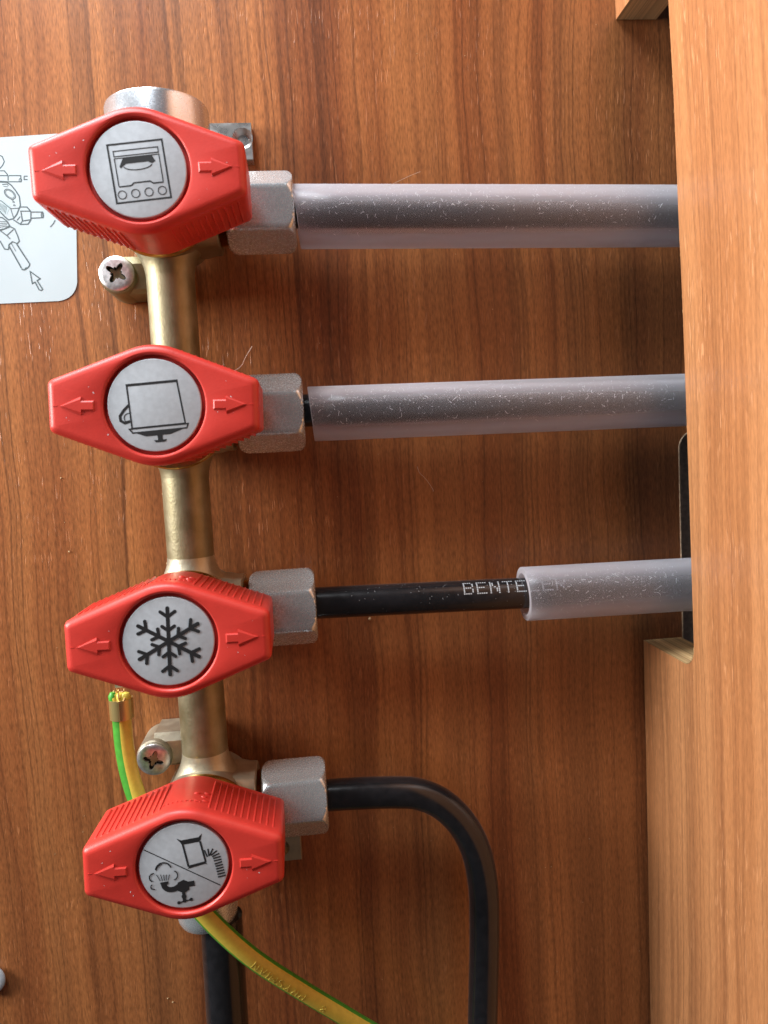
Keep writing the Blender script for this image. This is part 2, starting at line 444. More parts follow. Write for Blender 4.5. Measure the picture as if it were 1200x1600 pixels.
# cap nuts, one mesh shared by the four
mb = MB(); NL = 16.2; AP = 8.45; NA = 120
xs = [0, .25, .6, 1.0, 1.6, 2.4] + [3.5, 7, 10.5] + [NL-2.7, NL-2.1, NL-1.6, NL-1.2, NL-.8, NL-.5, NL-.2, NL]
cor = AP/math.cos(PI/6)
rings = []
for x in xs:
    lim = cor*.985
    if x < 2.4: lim = min(lim, AP*.97 + (cor-AP)*1.15*(x/2.0)**.6)
    d = NL-x
    if d < 2.6: lim = min(lim, AP*.92 + (cor-AP*.92)*math.sqrt(max(0, 1-(1-d/2.6)**2)))
    rings.append([(x-NL/2, min(hexr(2*PI*k/NA, AP), lim)*math.cos(2*PI*k/NA), min(hexr(2*PI*k/NA, AP), lim)*math.sin(2*PI*k/NA)) for k in range(NA)])
inner = [(NL/2, 4.3*math.cos(2*PI*k/NA), 4.3*math.sin(2*PI*k/NA)) for k in range(NA)]
inner2 = [(NL/2-3, 4.3*math.cos(2*PI*k/NA), 4.3*math.sin(2*PI*k/NA)) for k in range(NA)]
mb.loft(rings+[inner, inner2])
nut0 = mb.build('nut', M['zinc'], man, smooth=28)
NROT = [0.10, 0.03, -0.06, -0.28]
for i, z in enumerate(VZ):
    o = nut0 if i == 0 else nut0.copy()
    if i: C.objects.link(o); o.parent = man
    o.location = Vector((NX[i]-OFF[0], -(AH-OFF[1]), z-OFF[2]))*S
    o.rotation_euler = (NROT[i], 0, 0)

# mounting lugs with their screws
def screw_mesh(r, depth=0):
    head = MB()
    pr = [(-3.5, r*.45), (-1.4, r*.55), (0, r*.96), (.45, r), (.72, r*.97), (.95, r*.86), (1.06, r*.70)]
    rs = head.lathe(pr, (0, 0, 0), 'h', 48, cap1=False)
    # eight-pointed cross recess with a sunk floor
    def star(ro, ri, h): 
        out = []
        for k in range(48):
            a = 2*PI*k/48; q = abs(math.cos(2*a))**.9; s2 = abs(math.cos(2*(a+PI/4)))**6
            out.append((0+(ri+(ro-ri)*max(q**3, .28*s2))*math.cos(a), h, (ri+(ro-ri)*max(q**3, .28*s2))*math.sin(a)))
        return out
    s0 = head.ring(star(r*.65, r*.24, 1.10)); head.bridge(rs[-1], s0)
    s1 = head.ring(star(r*.61, r*.22, .75)); head.bridge(s0, s1)
    rec = MB(); a = rec.ring(star(r*.61, r*.22, .75)); b = rec.ring(star(r*.36, r*.13, -.8)); rec.bridge(a, b); rec.face(b)
    return head, rec
def add_screw(parent, loc, r, off, tilt=0., rz=0., name='screw', mat='screw_zinc'):
    hd, rc = screw_mesh(r)
    o = hd.build(name, M[mat], parent)
    o.location = Vector((loc[0]-off[0], -(loc[1]-off[1]), loc[2]-off[2]))*S; o.rotation_euler = (tilt, rz, 0)
    rr = rc.build('drive_recess', M['recess'], o)
    return o
for (px, py, hh, dz, mt) in ((182, 427, 13.0, 0, 'brass'), (240, 1187, 13.0, 1.2, 'brass_plated')):
    p = at(px, py, hh+.6); mb = MB()
    mb.lathe([(0.2, 4.5), (1.0, 4.6), (hh-1.2, 4.5), (hh-.5, 4.4), (hh-.1, 4.1)], (p.x, 0, p.z+.4*dz-.25), 'h', 48)
    zc = p.z+dz
    rings = []
    for x in (p.x, AX+1):
        rings.append([(x, .3, zc-4.4), (x, hh-3.0, zc-4.4), (x, hh-1.6, zc-3.4), (x, hh-1.2, zc+2.6), (x, hh-2.6, zc+4.6), (x, .3, zc+4.6)])
    mb.loft(rings)
    lug = mb.build('mounting_lug', M[mt], man, offset=OFF)
    add_screw(man, (p.x, hh, p.z), 4.2, OFF, 0.08 if dz else 0., .35 if dz else .6)

# chrome test cap on top
pc = at(245, 133, 27); top = pc.z
mb = MB(); mb.lathe([(VZ[0]+9, 11.0), (VZ[0]+9.5, 11.9), (top-.9, 12.0), (top-.3, 11.8), (top, 11.2), (top+.1, 9.8), (top-.5, 9.4), (top-.5, 0.1)], (at(245, 165, 15).x, AH, 0), 'z', 96)
mb.build('end_cap', M['chrome'], man, offset=OFF)
# bracket plates behind the end bodies
def plate(name, x0, x1, z0, z1, h0, h1, hole_c, mat):
    mb = MB(); n = 48
    cx, cz, hr = hole_c
    rect = []
    for k in range(n):
        a = 2*PI*(k+.5)/n; c, q = math.cos(a), math.sin(a)
        tx = ((x1-cx) if c > 0 else (cx-x0))/max(1e-6, abs(c)); tz = ((z1-cz) if q > 0 else (cz-z0))/max(1e-6, abs(q))
        t = min(tx, tz); rect.append((cx+c*t, cz+q*t))
    # corners snapped exactly
    for X, Z in ((x0, z0), (x1, z0), (x1, z1), (x0, z1)):
        k = min(range(n), key=lambda k: (rect[k][0]-X)**2+(rect[k][1]-Z)**2); rect[k] = (X, Z)
    circ = [(cx+hr*math.cos(2*PI*(k+.5)/n), cz+hr*math.sin(2*PI*(k+.5)/n)) for k in range(n)]
    c2 = [(cx+hr*.55*math.cos(2*PI*(k+.5)/n), cz+hr*.55*math.sin(2*PI*(k+.5)/n)) for k in range(n)]
    ins = [(cx+(x-cx)*.97, cz+(z-cz)*.97) for x, z in rect]
    mb.loft([[(x, h0, z) for x, z in rect], [(x, h1-.25, z) for x, z in rect], [(x, h1, z) for x, z in ins], [(x, h1, z) for x, z in circ], [(x, h1-1.6, z) for x, z in c2]])
    return mb.build(name, M[mat], man, offset=OFF, smooth=30)
a0 = at(326, 192, 3.6); a1 = at(396, 250, 3.6)
plate('bracket_plate', a0.x-8, a1.x, a1.z, a0.z, .2, 3.6, (at(379, 216, 3.6).x, at(379, 216, 3.6).z, 2.6), 'plate_chrome')
a0 = at(420, 1304, 3.6); a1 = at(472, 1343, 3.6)
plate('bracket_plate', a0.x-14, a1.x, a1.z, a0.z, .2, 3.6, (at(440, 1325, 3.6).x, at(440, 1325, 3.6).z, 2.2), 'brass_plated')
# inlet nut below, earth terminal on the left
ix = at(327, 1450, 15).x; iz = at(327, 1459, 15+6).z
mb = MB(); mb.lathe([(VZ[3]-6, 9.6), (VZ[3]-13, 9.6), (VZ[3]-14, 8.0), (VZ[3]-15, 8.0), (iz+3, 7.6), (iz+1.6, 7.4), (iz+.5, 6.8), (iz, 5.9), (iz+1, 5.3)], (ix, AH, 0), 'z', 64)
mb.build('inlet_nut', M['zinc'], man, offset=OFF, smooth=30)
tp = at(192, 1066, 17); mb = MB()
mb.box((tp.x-2.2, 14.5, tp.z-1.5), (AX-6, 16.2, tp.z+5.5))
mb.build('earth_tab', M['brass_plated'], man, offset=OFF)

# ------------------------------------------------------------------ knobs
def hull(pts):
    pts = sorted(set((round(x, 5), round(y, 5)) for x, y in pts)); lo, up = [], []
    cr = lambda o, a, b: (a[0]-o[0])*(b[1]-o[1])-(a[1]-o[1])*(b[0]-o[0])
    for p in pts:
        while len(lo) > 1 and cr(lo[-2], lo[-1], p) <= 0: lo.pop()
        lo.append(p)
    for p in reversed(pts):
        while len(up) > 1 and cr(up[-2], up[-1], p) <= 0: up.pop()
        up.append(p)
    return lo[:-1]+up[:-1]
KL, KR, KE, KC = 21.4, 12.6, 5.8, 1.6      # half length, middle radius, end half height, corner radius
def knob_raw(d):
    pts = [((KR-d)*math.cos(a*PI/48), (KR-d)*math.sin(a*PI/48)) for a in range(96)]
    for sx in (-1, 1):
        for sz in (-1, 1):
            r = max(.05, KC-d*.999) if d < KC else .05
            cx, cz = sx*(KL-max(d, KC)), sz*(KE-max(d, KC)+.0)
            pts += [(cx+r*math.cos(a*PI/12), cz+r*math.sin(a*PI/12)) for a in range(24)]
    return hull(pts)
ANG = None
def knob_ring(d):
    """outline inset by d, sampled on fixed directions"""
    global ANG
    h = knob_raw(d)
    if ANG is None:
        a = sorted(set([round(2*PI*k/150, 4) for k in range(150)] + [round(math.atan2(y, x) % (2*PI), 4) for x, y in knob_raw(0) if abs(x) > 19]))
        ANG = [v for i, v in enumerate(a) if i == 0 or v-a[i-1] > .004]
    out = []; n = len(h)
    for a in ANG:
        c, s_ = math.cos(a), math.sin(a); best = None
        for i in range(n):
            (x0, y0), (x1, y1) = h[i], h[(i+1) % n]
            den = c*(y1-y0)-s_*(x1-x0)
            if abs(den) < 1e-9: continue
            t = (x0*(y1-y0)-y0*(x1-x0))/den
            u = (x0*s_-y0*c)/den
            if t > 0 and -1e-6 <= u <= 1+1e-6 and (best is None or t > best): best = t
        out.append((c*best, s_*best))
    return out
R_DISC = 9.45; KH = 19.0
def knob_body_mesh():
    mb = MB(); R = []
    def add(d, h): R.append([(x, h, z) for x, z in knob_ring(d)])
    add(2.2, .9); add(.55, .0); add(.45, .6); add(.15, KH-2.2)
    for k in range(6):
        t = k/5*PI/2; add(.15+1.7*(1-math.cos(t)), KH-1.7+1.7*math.sin(t))
    def circ(r, h): R.append([(r*math.cos(a), h, r*math.sin(a)) for a in ANG])
    circ(R_DISC+1.45, KH); circ(R_DISC+1.1, KH-.10); circ(R_DISC+.85, KH-.4); circ(R_DISC+.75, KH-1.7); circ(R_DISC-1, KH-1.7); circ(.2, KH-1.7)
    mb.loft(R)
    return mb
def side_frame(sx, sz):
    """flat sloping flank of the knob: start, direction, outward normal"""
    # tangent from the middle circle to the end corner
    h = knob_raw(.3); ok = lambda p: p[0]*sx > .5 and p[1]*sz > .5
    best = max((math.hypot(a[0]-b[0], a[1]-b[1]), a, b) for a, b in zip(h, h[1:]+h[:1]) if ok(a) and ok(b))
    a, b = Vector(best[1]), Vector(best[2])
    if abs(a.x) > abs(b.x): a, b = b, a
    d = (b-a).normalized(); n = Vector((-d.y, d.x))
    if n.y*sz < 0: n = -n
    return a, d, n, (b-a).length
def make_knob(name):
    root = empty(name, (0, 0, 0))
    body = knob_body_mesh().build('handle', M['red'], root, smooth=28)
    mb = MB()
    for sx in (-1, 1):
        for sz in (-1, 1):
            a, d, n, ln = side_frame(sx, sz); cnt = 11
            for k in range(cnt):
                t = .6 + (ln-1.8)*k/(cnt-1); c = a+d*t
                w, e = .30, .42
                prof = [(-w, -.25), (-w*.6, e*.8), (0, e), (w*.6, e*.8), (w, -.25)]
                rings = []
                for hh, sc in ((2.0, .2), (2.4, 1), (KH-3.6, 1), (KH-3.0, .2)):
                    rings.append([((c+d*u+n*(v*sc if v > 0 else v)).x, hh, (c+d*u+n*(v*sc if v > 0 else v)).y) for u, v in prof])
                mb.loft(rings)
    mb.build('grip_ribs', M['red'], body, smooth=50)
    # embossed arrows pointing outwards
    for sx in (-1, 1):
        mb = MB(); pts = [(18.6, .0), (14.5, 1.85), (14.5, 1.0), (11.9, 1.0), (11.9, -1.0), (14.5, -1.0), (14.5, -1.85)]
        p1 = [(sx*x, z) for x, z in pts]; cx = sum(p[0] for p in p1)/7
        p2 = [(cx+(x-cx)*.90, z*.72) for x, z in p1]
        a = mb.ring([(x, KH-.3, z) for x, z in p1]); b = mb.ring([(x, KH+.12, z) for x, z in p1]); c = mb.ring([(x, KH+.28, z) for x, z in p2])
        mb.bridge(a, b); mb.bridge(b, c); mb.face(c); mb.face(a[::-1])
        # moulding seam
        s0 = sorted((sx*19.2, sx*(KL-1.4))); mb.box((s0[0], KH-.2, -.07), (s0[1], KH+.05, .07))
        mb.build('arrow', M['red'], body, smooth=25)
    # small raised maker's dots on the crown of the upper flank
    mb = MB()
    for k in range(9):
        a = math.radians(112-k*4.6); mb.lathe([(-.1, .28), (.14, .24), (.2, .12)], (0, 0, 0), 'h', 8)
        base = len(mb.v)-24
        for q in range(24):
            x, y, z = mb.v[base+q]
            rr = KR-.2+y; mb.v[base+q] = (rr*math.cos(a)+x*math.sin(a), KH-5+z, rr*math.sin(a)-x*math.cos(a))
    for a, hh in ((78, 13.8), (70, 13.2), (80, 10), (70, 9.4), (72, 11.3)):
        a = math.radians(a); mb.lathe([(-.1, .55), (.16, .5), (.26, .3)], (0, 0, 0), 'h', 10)
        base = len(mb.v)-30
        for q in range(30):
            x, y, z = mb.v[base+q]; rr = KR-.2+y
            mb.v[base+q] = (rr*math.cos(a)+x*math.sin(a)*1.3, hh+z*.7, rr*math.sin(a)-x*math.cos(a)*1.3)
    mb.build('raised_marks', M['red'], body, smooth=40)
    mb = MB(); mb.lathe([(KH-1.75, R_DISC), (KH-.62, R_DISC), (KH-.53, R_DISC-.08), (KH-.5, R_DISC-.22)], (0, 0, 0), 'h', 96)
    mb.build('disc', M['disc'], root, smooth=40)
    return root
def copy_tree(o, parent=None):
    c = o.copy(); C.objects.link(c); c.parent = parent
    for ch in list(o.children): copy_tree(ch, c)
    return c
def icon(kind):
    """black print on a disc of radius 1, x right, z up; returned in mm"""
    mb = MB(); H = KH-.47; s = R_DISC; W = .03
    k = [0]
    def lay():
        k[0] += 1; return H+.002*k[0]
    def st(pts, w=W, closed=False): mb.stroke([(x*s, z*s) for x, z in pts], w*s, lay(), closed)
    def fl(pts): mb.flat([(x*s, z*s) for x, z in pts], lay())
    def dot(x, z, r): fl(arc(x, z, r, 0, 350, 20))
    if kind == 'oven':
        st([(-.56, .56), (.58, .56), (.58, -.64), (-.56, -.64)], .038, True)
        st([(-.46, .42), (.47, .42), (.47, .31), (-.46, .31)], .022, True)
        st([(-.46, .28), (-.46, -.30)], .022); st([(.47, .28), (.47, -.30)], .022)
        st([(-.46, -.31), (-.2, -.31), (-.14, -.26), (.2, -.26), (.26, -.31), (.47, -.31)], .028)
        fl([(-.28, .27), (.32, .27), (.34, .22), (.38, .14), (.30, .10), (.22, .145), (-.24, .145), (-.36, .06), (-.38, .10)])
        st([(-.46, .27), (.47, .27)], .018)
        st(arc(0, .10, .30, 190, 350, 14, .10), .02)
        for x in (-.42, -.14, .14, .42): st(arc(x, -.48, .085, 0, 345, 20), .018, True)
    if kind == 'pot':
        st([(-.54, .48), (-.54, -.45), (.60, -.45), (.53, .48)], .034, True); st([(-.56, .48), (.55, .48)], .055)
        st([(-.54, .06), (-.66, -.04), (-.76, -.16), (-.76, -.26), (-.68, -.32), (-.56, -.29)], .058)
        st(arc(-.58, -.22, .10, 60, 260, 10), .02)
        st([(-.60, -.46), (.66, -.46), (.62, -.55), (-.54, -.55)], .03, True)
        fl([(-.5, -.55), (.58, -.55), (.26, -.65), (-.26, -.65)])
        fl([(-.03, -.62), (.09, -.62), (.08, -.75), (-.02, -.75)]); fl([(-.11, -.75), (.17, -.75), (.13, -.80), (-.07, -.80)])
    if kind == 'snow':
        for q in range(6):
            a0 = q*PI/3+PI/2
            e = Vector((math.cos(a0), math.sin(a0)))
            st([(0, 0), tuple(e*.75)], .085); dot(e.x*.75, e.y*.75, .042)
            for r0, ln in ((.55, .20), (.24, .17)):
                for sg in (-1, 1):
                    b = e*r0; d = Vector((math.cos(a0+sg*PI/3.4), math.sin(a0+sg*PI/3.4)))*ln
                    st([tuple(b), tuple(b+d)], .075); dot(*(b+d), .037)
    if kind == 'heater':
        st([(-.88, .45), (.80, -.52)], .022)
        # bag with clip, and its ribbed hose
        fl([(-.15, .66), (-.04, .61), (.35, .66), (.43, .74), (.40, .60), (.36, .55), (-.03, .50), (-.06, .56)])
        st([(-.01, .52), (.10, -.02)], .045); st([(.38, .56), (.49, .06)], .045)
        fl([(.08, -.07), (.13, .01), (.48, .08), (.52, .0), (.48, .02), (.14, -.06)])
        path = [(.50, .26), (.60, .29), (.68, .26), (.74, .16), (.77, .02)] + [(.775+.012*q, .02-.06*q) for q in range(1, 9)]
        Q = spline([Vector((x, 0, z)) for x, z in path], 12); P = [Q[0]]
        for v in Q:
            if (v-P[-1]).length >= .062: P.append(v)
        for i in range(0, len(P)-1):
            t = (P[i+1]-P[i]).normalized(); nn = Vector((-t.z, 0, t.x))*.088
            c = P[i]; d = t*.017
            q = [c+nn-d, c+nn+d, c-nn+d, c-nn-d]
            if max(math.hypot(v.x, v.z) for v in q) < .985: fl([(v.x, v.z) for v in q])
        # steaming tap
        sp = spline([Vector((-.47, 0, -.36)), Vector((-.45, 0, -.46)), Vector((-.36, 0, -.53)), Vector((-.22, 0, -.52)), Vector((-.10, 0, -.46)), Vector((.22, 0, -.42))], 6)
        st([(p.x, p.z) for p in sp], .125)
        fl([(-.55, -.35), (-.36, -.33), (-.37, -.40), (-.53, -.42)])
        fl([(-.16, -.38), (-.02, -.32), (.08, -.38), (.10, -.56), (-.02, -.64), (-.16, -.58)])
        st([(-.04, -.55), (-.02, -.86)], .075); dot(-.03, -.72, .055)
        st([(-.15, -.86), (.13, -.80)], .03); dot(-.15, -.86, .038); dot(.13, -.80, .038); dot(-.02, -.83, .034)
        for x0, x1 in ((-.54, -.62), (-.49, -.53), (-.45, -.46), (-.41, -.40), (-.37, -.33)): st([(x0, -.31), (x1, -.16-.05*(x1+.6))], .018)
        st(arc(-.46, -.06, .175, 15, 175, 14), .032); st(arc(-.46, -.08, .165, 100, 175, 8), .018)
        st(arc(-.68, -.22, .10, 90, 250, 10), .028); st(arc(-.26, -.20, .11, -80, 70, 10), .026); st(arc(-.70, -.44, .06, 110, 300, 8), .024)
    return mb
KN = [('oven', (215.5, 263.5), (73, 264), (344, 258), 5., 'red knob with an oven symbol, topmost on the manifold beside the sticker'),
      ('pot', (241, 633), (97, 641), (372, 638), 5., 'red knob with a cooking pot symbol, between the oven knob and the snowflake knob'),
      ('snow', (263, 1003), (126, 1011), (404, 994), -1., 'red knob with a black snowflake symbol above the cable clamp'),
      ('heater', (287, 1355), (157, 1364), (437, 1344), 0., 'red knob with a steaming tap and hose bag symbol, lowest on the manifold')]
knob0 = make_knob('valve_knob')
HK = 27.0
knobs = [knob0] + [copy_tree(knob0) for _ in range(3)]
for i, (kind, c, l, r, pr, label) in enumerate(KN):
    k = knobs[i]
    pc, pl, pr_ = at(*c, HK+KH), at(*l, HK+KH), at(*r, HK+KH)
    ang = math.atan2(pr_.z-pl.z, pr_.x-pl.x)
    k.location = Vector((pc.x, -HK, pc.z))*S; k.rotation_euler = (0, -ang, 0)
    tag(k, label, 'knob', 'red knobs on the gas manifold')
    disc = [q for q in k.children if q.name.startswith('disc')][0]
    ic = icon(kind).build('symbol', M['ink'], disc, smooth=None, recalc=False)
    rg = random.Random(60+i); sb = MB()
    for _ in range(38):
        x = rg.uniform(-18, 18); z = rg.uniform(-10, 10); w = rg.choice((.03, .04, .05, .07, .1)); l = w*rg.uniform(1, 2.4); a = rg.random()*PI
        if math.hypot(x, z) < R_DISC+1.4 or abs(z) > 9.6-.28*abs(x): continue
        c_, s_ = math.cos(a), math.sin(a)
        sb.face(sb.ring([(x+u*c_-v*s_, KH+.03, z+u*s_+v*c_) for u, v in ((-l, -w), (l, -w*.5), (l*.7, w), (-l*.8, w*.7))]))
    hdl = [q for q in k.children if q.name.startswith('handle')][0]
    tag(sb.build('dust_specks', M['dust'], hdl, smooth=None, recalc=False), kind='stuff')
    ic.rotation_euler = (0, -math.radians(pr), 0)

# ------------------------------------------------------------------ pipes and sleeves
def pix_path(pts, h):
    return [at(p[0], p[1], p[2] if len(p) > 2 else h) for p in pts]
def pipe_thing(name, path, r, label, group, mat='black_pipe', n=36):
    mb = MB(); mb.sweep(path, r, n)
    o = mb.build(name, M[mat], smooth=40); return tag(o, label, 'pipe', group)
GP = 'black gas pipes on the manifold'
def straight(a, b, n=24):
    a, b = Vector(a), Vector(b); return [a+(b-a)*k/n for k in range(n+1)]
def extend(a, b, x):           # carry a line on to a given x
    return a+(b-a)*((x-a.x)/(b.x-a.x))
lines = []
for i, (c0, c1) in enumerate((((470, 330), (1056, 331)), ((490, 641), (1068, 618)), ((500, 942), (1078, 914)))):
    a, b = at(*c0, AH), at(*c1, AH); a = extend(a, b, NX[i]+5.5); e_ = extend(a, b, 135.)
    lines.append((a, e_))
names = ['black gas pipe inside the topmost clear sleeve beside the oven knob', 'black gas pipe inside the clear sleeve beside the cooking pot knob', 'straight black gas pipe with white dot lettering entering a short sleeve']
pipes = []
for i, (a, b) in enumerate(lines):
    if i == 2:
        t = empty('gas_pipe', a); tag(t, names[i], 'pipe', GP); mb = MB(); mb.sweep(straight(a, b), 4.0, 40); mb.build('pipe_wall', M['black_pipe'], t, offset=a)
        pipes.append(t)
    else: pipes.append(pipe_thing('gas_pipe', straight(a, b), 4.0, names[i], GP))
# dot lettering on the third pipe
FONT = {'B': "11110 10001 10001 11110 10001 10001 11110", 'E': "11111 10000 10000 11110 10000 10000 11111", 'N': "10001 11001 11001 10101 10011 10011 10001",
        'T': "11111 00100 00100 00100 00100 00100 00100", 'L': "10000 10000 10000 10000 10000 10000 11111", 'R': "11110 10001 10001 11110 10100 10010 10001"}
a, b = lines[2]; dirv = (b-a).normalized(); upv = (Vector((0, 1, 0))-dirv*dirv.y).normalized(); sv = upv.cross(dirv)
if sv.z < 0: sv = -sv
tb = at(725, 918, AH+3); s0 = (tb-a).dot(dirv)
mb = MB(); PW, PHT = .55, .50
for q, ch in enumerate("BENTELER"):
    for rr, row in enumerate(FONT[ch].split()):
        for cc, bit in enumerate(row):
            if bit == '1':
                u = s0+q*3.42+cc*PW; phi0 = math.radians(62-rr*PHT/4*57.3*1.03)
                w, hh = (.16, .24) if rr not in (0, 3, 6) else (.20, .15)
                pts = []
                for du, dp in ((-w, -hh), (w, -hh), (w, hh), (-w, hh)):
                    ph = phi0+dp/4.0; pts.append(a+dirv*(u+du)+4.03*(math.cos(ph)*upv+math.sin(ph)*sv))
                mb.face(mb.ring(pts))
mb.build('dot_lettering', M['print'], pipes[2], smooth=None, recalc=False, offset=lines[2][0])
# the bent pipe
pts = pix_path([(505, 1243), (560, 1239.5), (620, 1238), (655, 1241), (690, 1256), (722, 1287), (744, 1330), (755, 1385), (757, 1450), (756, 1520), (754, 1600), (752, 1700), (750, 1850)], AH)
pipe_thing('gas_pipe', spline(pts, 8), 4.0, 'black gas pipe bent round a corner and running down from the lowest nut', GP)
a, b = at(348, 1470, AH), at(356, 1600, AH)
z = a.z
pipe_thing('gas_pipe', straight(a+(a-b)*.3, b+(b-a)*2.0), 5.35, 'thick black inlet pipe running down below the tap symbol knob', GP)

SL = 'clear vinyl sleeves over the gas pipes'
def fibres(mb, a, d, u, s_, length, r, n, rg, ph0=-50, ph1=88):
    for _ in range(n):
        t = rg.random()*length; ph = math.radians(rg.triangular(ph0, ph1, 45)); al = rg.random()*2*PI
        ln = rg.choice((.06, .06, .08, .08, .1, .1, .12, .15, .2, .2, .3, .5, .9))*rg.uniform(.7, 1.3); w = rg.uniform(.02, .045); bend = rg.uniform(-1.2, 1.2)
        k = 4; prev = None
        x, p_ = t, ph*r
        for q in range(k+1):
            aa = al+bend*q/k
            P0 = []
            for sg in (-1, 1):
                xx, pp = x-sg*w*math.sin(aa), p_+sg*w*math.cos(aa)
                f = pp/r; P0.append(a+d*xx+(r+.05+.05*math.sin(PI*q/k))*(math.cos(f)*u+math.sin(f)*s_))
            i = mb.ring(P0)
            if prev: mb.face((prev[0], prev[1], i[1], i[0]))
            prev = i; x += math.cos(aa)*ln/k; p_ += math.sin(aa)*ln/k
for i, (pl, pr_, ro, ri, label, dn) in enumerate((((463, 339), (1056, 338), 7.45, 5.4, 'dusty clear vinyl sleeve on the topmost pipe beside the oven knob', 1500),
        ((486, 647), (1070, 625), 6.75, 5.0, 'dusty clear vinyl sleeve on the pipe beside the cooking pot knob', 1300),
        ((818, 928), (1082, 912.5), 7.0, 5.3, 'short clear vinyl sleeve pushed over the lettered pipe, level with the snowflake knob', 600))):
    a, b = at(*pl, AH), at(*pr_, AH); e_ = extend(a, b, 128.); d = (e_-a).normalized(); u = (Vector((0, 1, 0))-d*d.y).normalized(); s_ = u.cross(d)
    if s_.z < 0: s_ = -s_
    ln = (e_-a).length; n = 64; root = empty('pipe_sleeve', a); tag(root, label, 'sleeve', SL)
    slant = (-.9, -.6, -.35)[i]
    mb = MB(); rings = []
    def rg_(t, r): return [a+d*(t+(slant*math.sin(2*PI*k/n)*r/ro if t < 1 else 0))+r*(math.cos(2*PI*k/n)*u+math.sin(2*PI*k/n)*s_) for k in range(n)]
    seq = [(0, ri+.1), (0, ro-.15), (.15, ro)] + [(ln*q/12, ro) for q in range(1, 13)] + [(ln, ri)] + [(ln*q/12, ri) for q in range(11, 0, -1)] + [(.15, ri)]
    rs = [mb.ring(rg_(t, r)) for t, r in seq]
    for p, q in zip(rs, rs[1:]+rs[:1]): mb.bridge(p, q)
    mb.build('tube_wall', M['sleeve'], root, smooth=50, offset=a)
    mb = MB(); fibres(mb, a, d, u, s_, ln-36, ro, dn, random.Random(20+i))
    tag(mb.build('dust', M['dust'], root, smooth=None, recalc=False, offset=a), kind='stuff')
# a little dust on the open pipes too
for idx, (a, b, r, n_, parent) in enumerate(((lines[2][0], lines[2][1], 4.0, 90, pipes[2]),)):
    d = (b-a).normalized(); u = (Vector((0, 1, 0))-d*d.y).normalized(); s_ = u.cross(d)
    if s_.z < 0: s_ = -s_
    mb = MB(); rg = random.Random(5)
    for _ in range(n_):
        t = rg.uniform(10, 62); ph = math.radians(rg.triangular(-60, 88, 60)); w = rg.uniform(.03, .07)
        c = a+d*t; f = lambda dx, dp: c+d*dx+(r+.03)*(math.cos(ph+dp/r)*u+math.sin(ph+dp/r)*s_)
        mb.face(mb.ring([f(-w, -w), f(w, -w*.6), f(w*.8, w), f(-w*.7, w*.9)]))
    tag(mb.build('dust', M['dust'], parent, smooth=None, recalc=False, offset=a), kind='stuff')

# ------------------------------------------------------------------ earth cable
cp = spline(pix_path([(190, 1100, 17), (191, 1130, 17), (195, 1170, 17.5), (204, 1215, 18.5), (220, 1262, 20), (246, 1320, 22), (285, 1385, 25), (332, 1441, 25.6), (395, 1497, 25), (470, 1546, 22.5), (545, 1591, 20), (640, 1648, 17), (760, 1730, 12)], 17), 10)
ce = empty('earth_cable', cp[0]); tag(ce, 'yellow and green striped earth cable looping behind the lowest red knob', 'cable')
NC = 48
def cable_mat(i):
    a = 360*(i+.5)/NC; a = a-360 if a > 180 else a
    return 0 if abs(a) < 56 or abs(a) > 150 else 1
def tw(t): return math.radians(14+36*(1-min(1, max(0, (t-.25)/.3))))
mb = MB(); mb.sweep(cp, 2.3, NC, cable_mat, True, tw)
mb.build('sheath', [M['yellow'], M['green']], ce, smooth=45, offset=cp[0])
# raised letters along the cable
F2 = {'P': [[(0, 0), (0, 1), (.6, 1), (.7, .75), (.6, .5), (0, .5)]], 'R': [[(0, 0), (0, 1), (.6, 1), (.7, .75), (.6, .5), (0, .5)], [(.35, .5), (.7, 0)]], 'Y': [[(0, 1), (.35, .5), (.7, 1)], [(.35, .5), (.35, 0)]],
      'S': [[(.7, .9), (.35, 1), (0, .8), (.1, .55), (.6, .45), (.7, .2), (.35, 0), (0, .1)]], 'M': [[(0, 0), (0, 1), (.4, .4), (.8, 1), (.8, 0)]], 'I': [[(.1, 0), (.1, 1)]], 'A': [[(0, 0), (.35, 1), (.7, 0)], [(.15, .4), (.55, .4)]],
      'N': [[(0, 0), (0, 1), (.7, 0), (.7, 1)]], '8': [[(.35, .5), (.05, .75), (.35, 1), (.65, .75), (.35, .5), (0, .25), (.35, 0), (.7, .25), (.35, .5)]], ' ': []}
acc = [0]
for p, q in zip(cp, cp[1:]): acc.append(acc[-1]+(q-p).length)
def on_cable(sx, off):
    j = max(k for k in range(len(acc)-1) if acc[k] <= sx) if sx < acc[-1] else len(acc)-2
    t = (sx-acc[j])/(acc[j+1]-acc[j]); c = cp[j].lerp(cp[j+1], t); d = (cp[j+1]-cp[j]).normalized()
    u = (Vector((0, 1, 0))-d*d.y).normalized(); s_ = u.cross(d)
    if s_.z < 0: s_ = -s_
    ph = off/2.3; return c+2.32*(math.cos(ph)*u+math.sin(ph)*s_)
j0 = min(range(len(cp)), key=lambda k: (cp[k]-at(505, 1568, 21)).length); sx = acc[j0]
mb = MB()
for ch in "8  PRYSMIAN":
    for st_ in F2[ch]:
        P = []
        for (x0, y0), (x1, y1) in zip(st_, st_[1:]):
            n = max(2, int(math.hypot(x1-x0, y1-y0)/.2)); P += [(x0+(x1-x0)*k/n, y0+(y1-y0)*k/n) for k in range(n)]
        P.append(st_[-1])
        pts = [on_cable(sx-x*2.0, -(y-.5)*1.9) for x, y in P]
        mb.sweep(pts, .10, 6)
    sx -= 2.35 if ch != 'I' else 1.2
mb.build('raised_lettering', M['yellow_emboss'], ce, smooth=60, offset=cp[0])
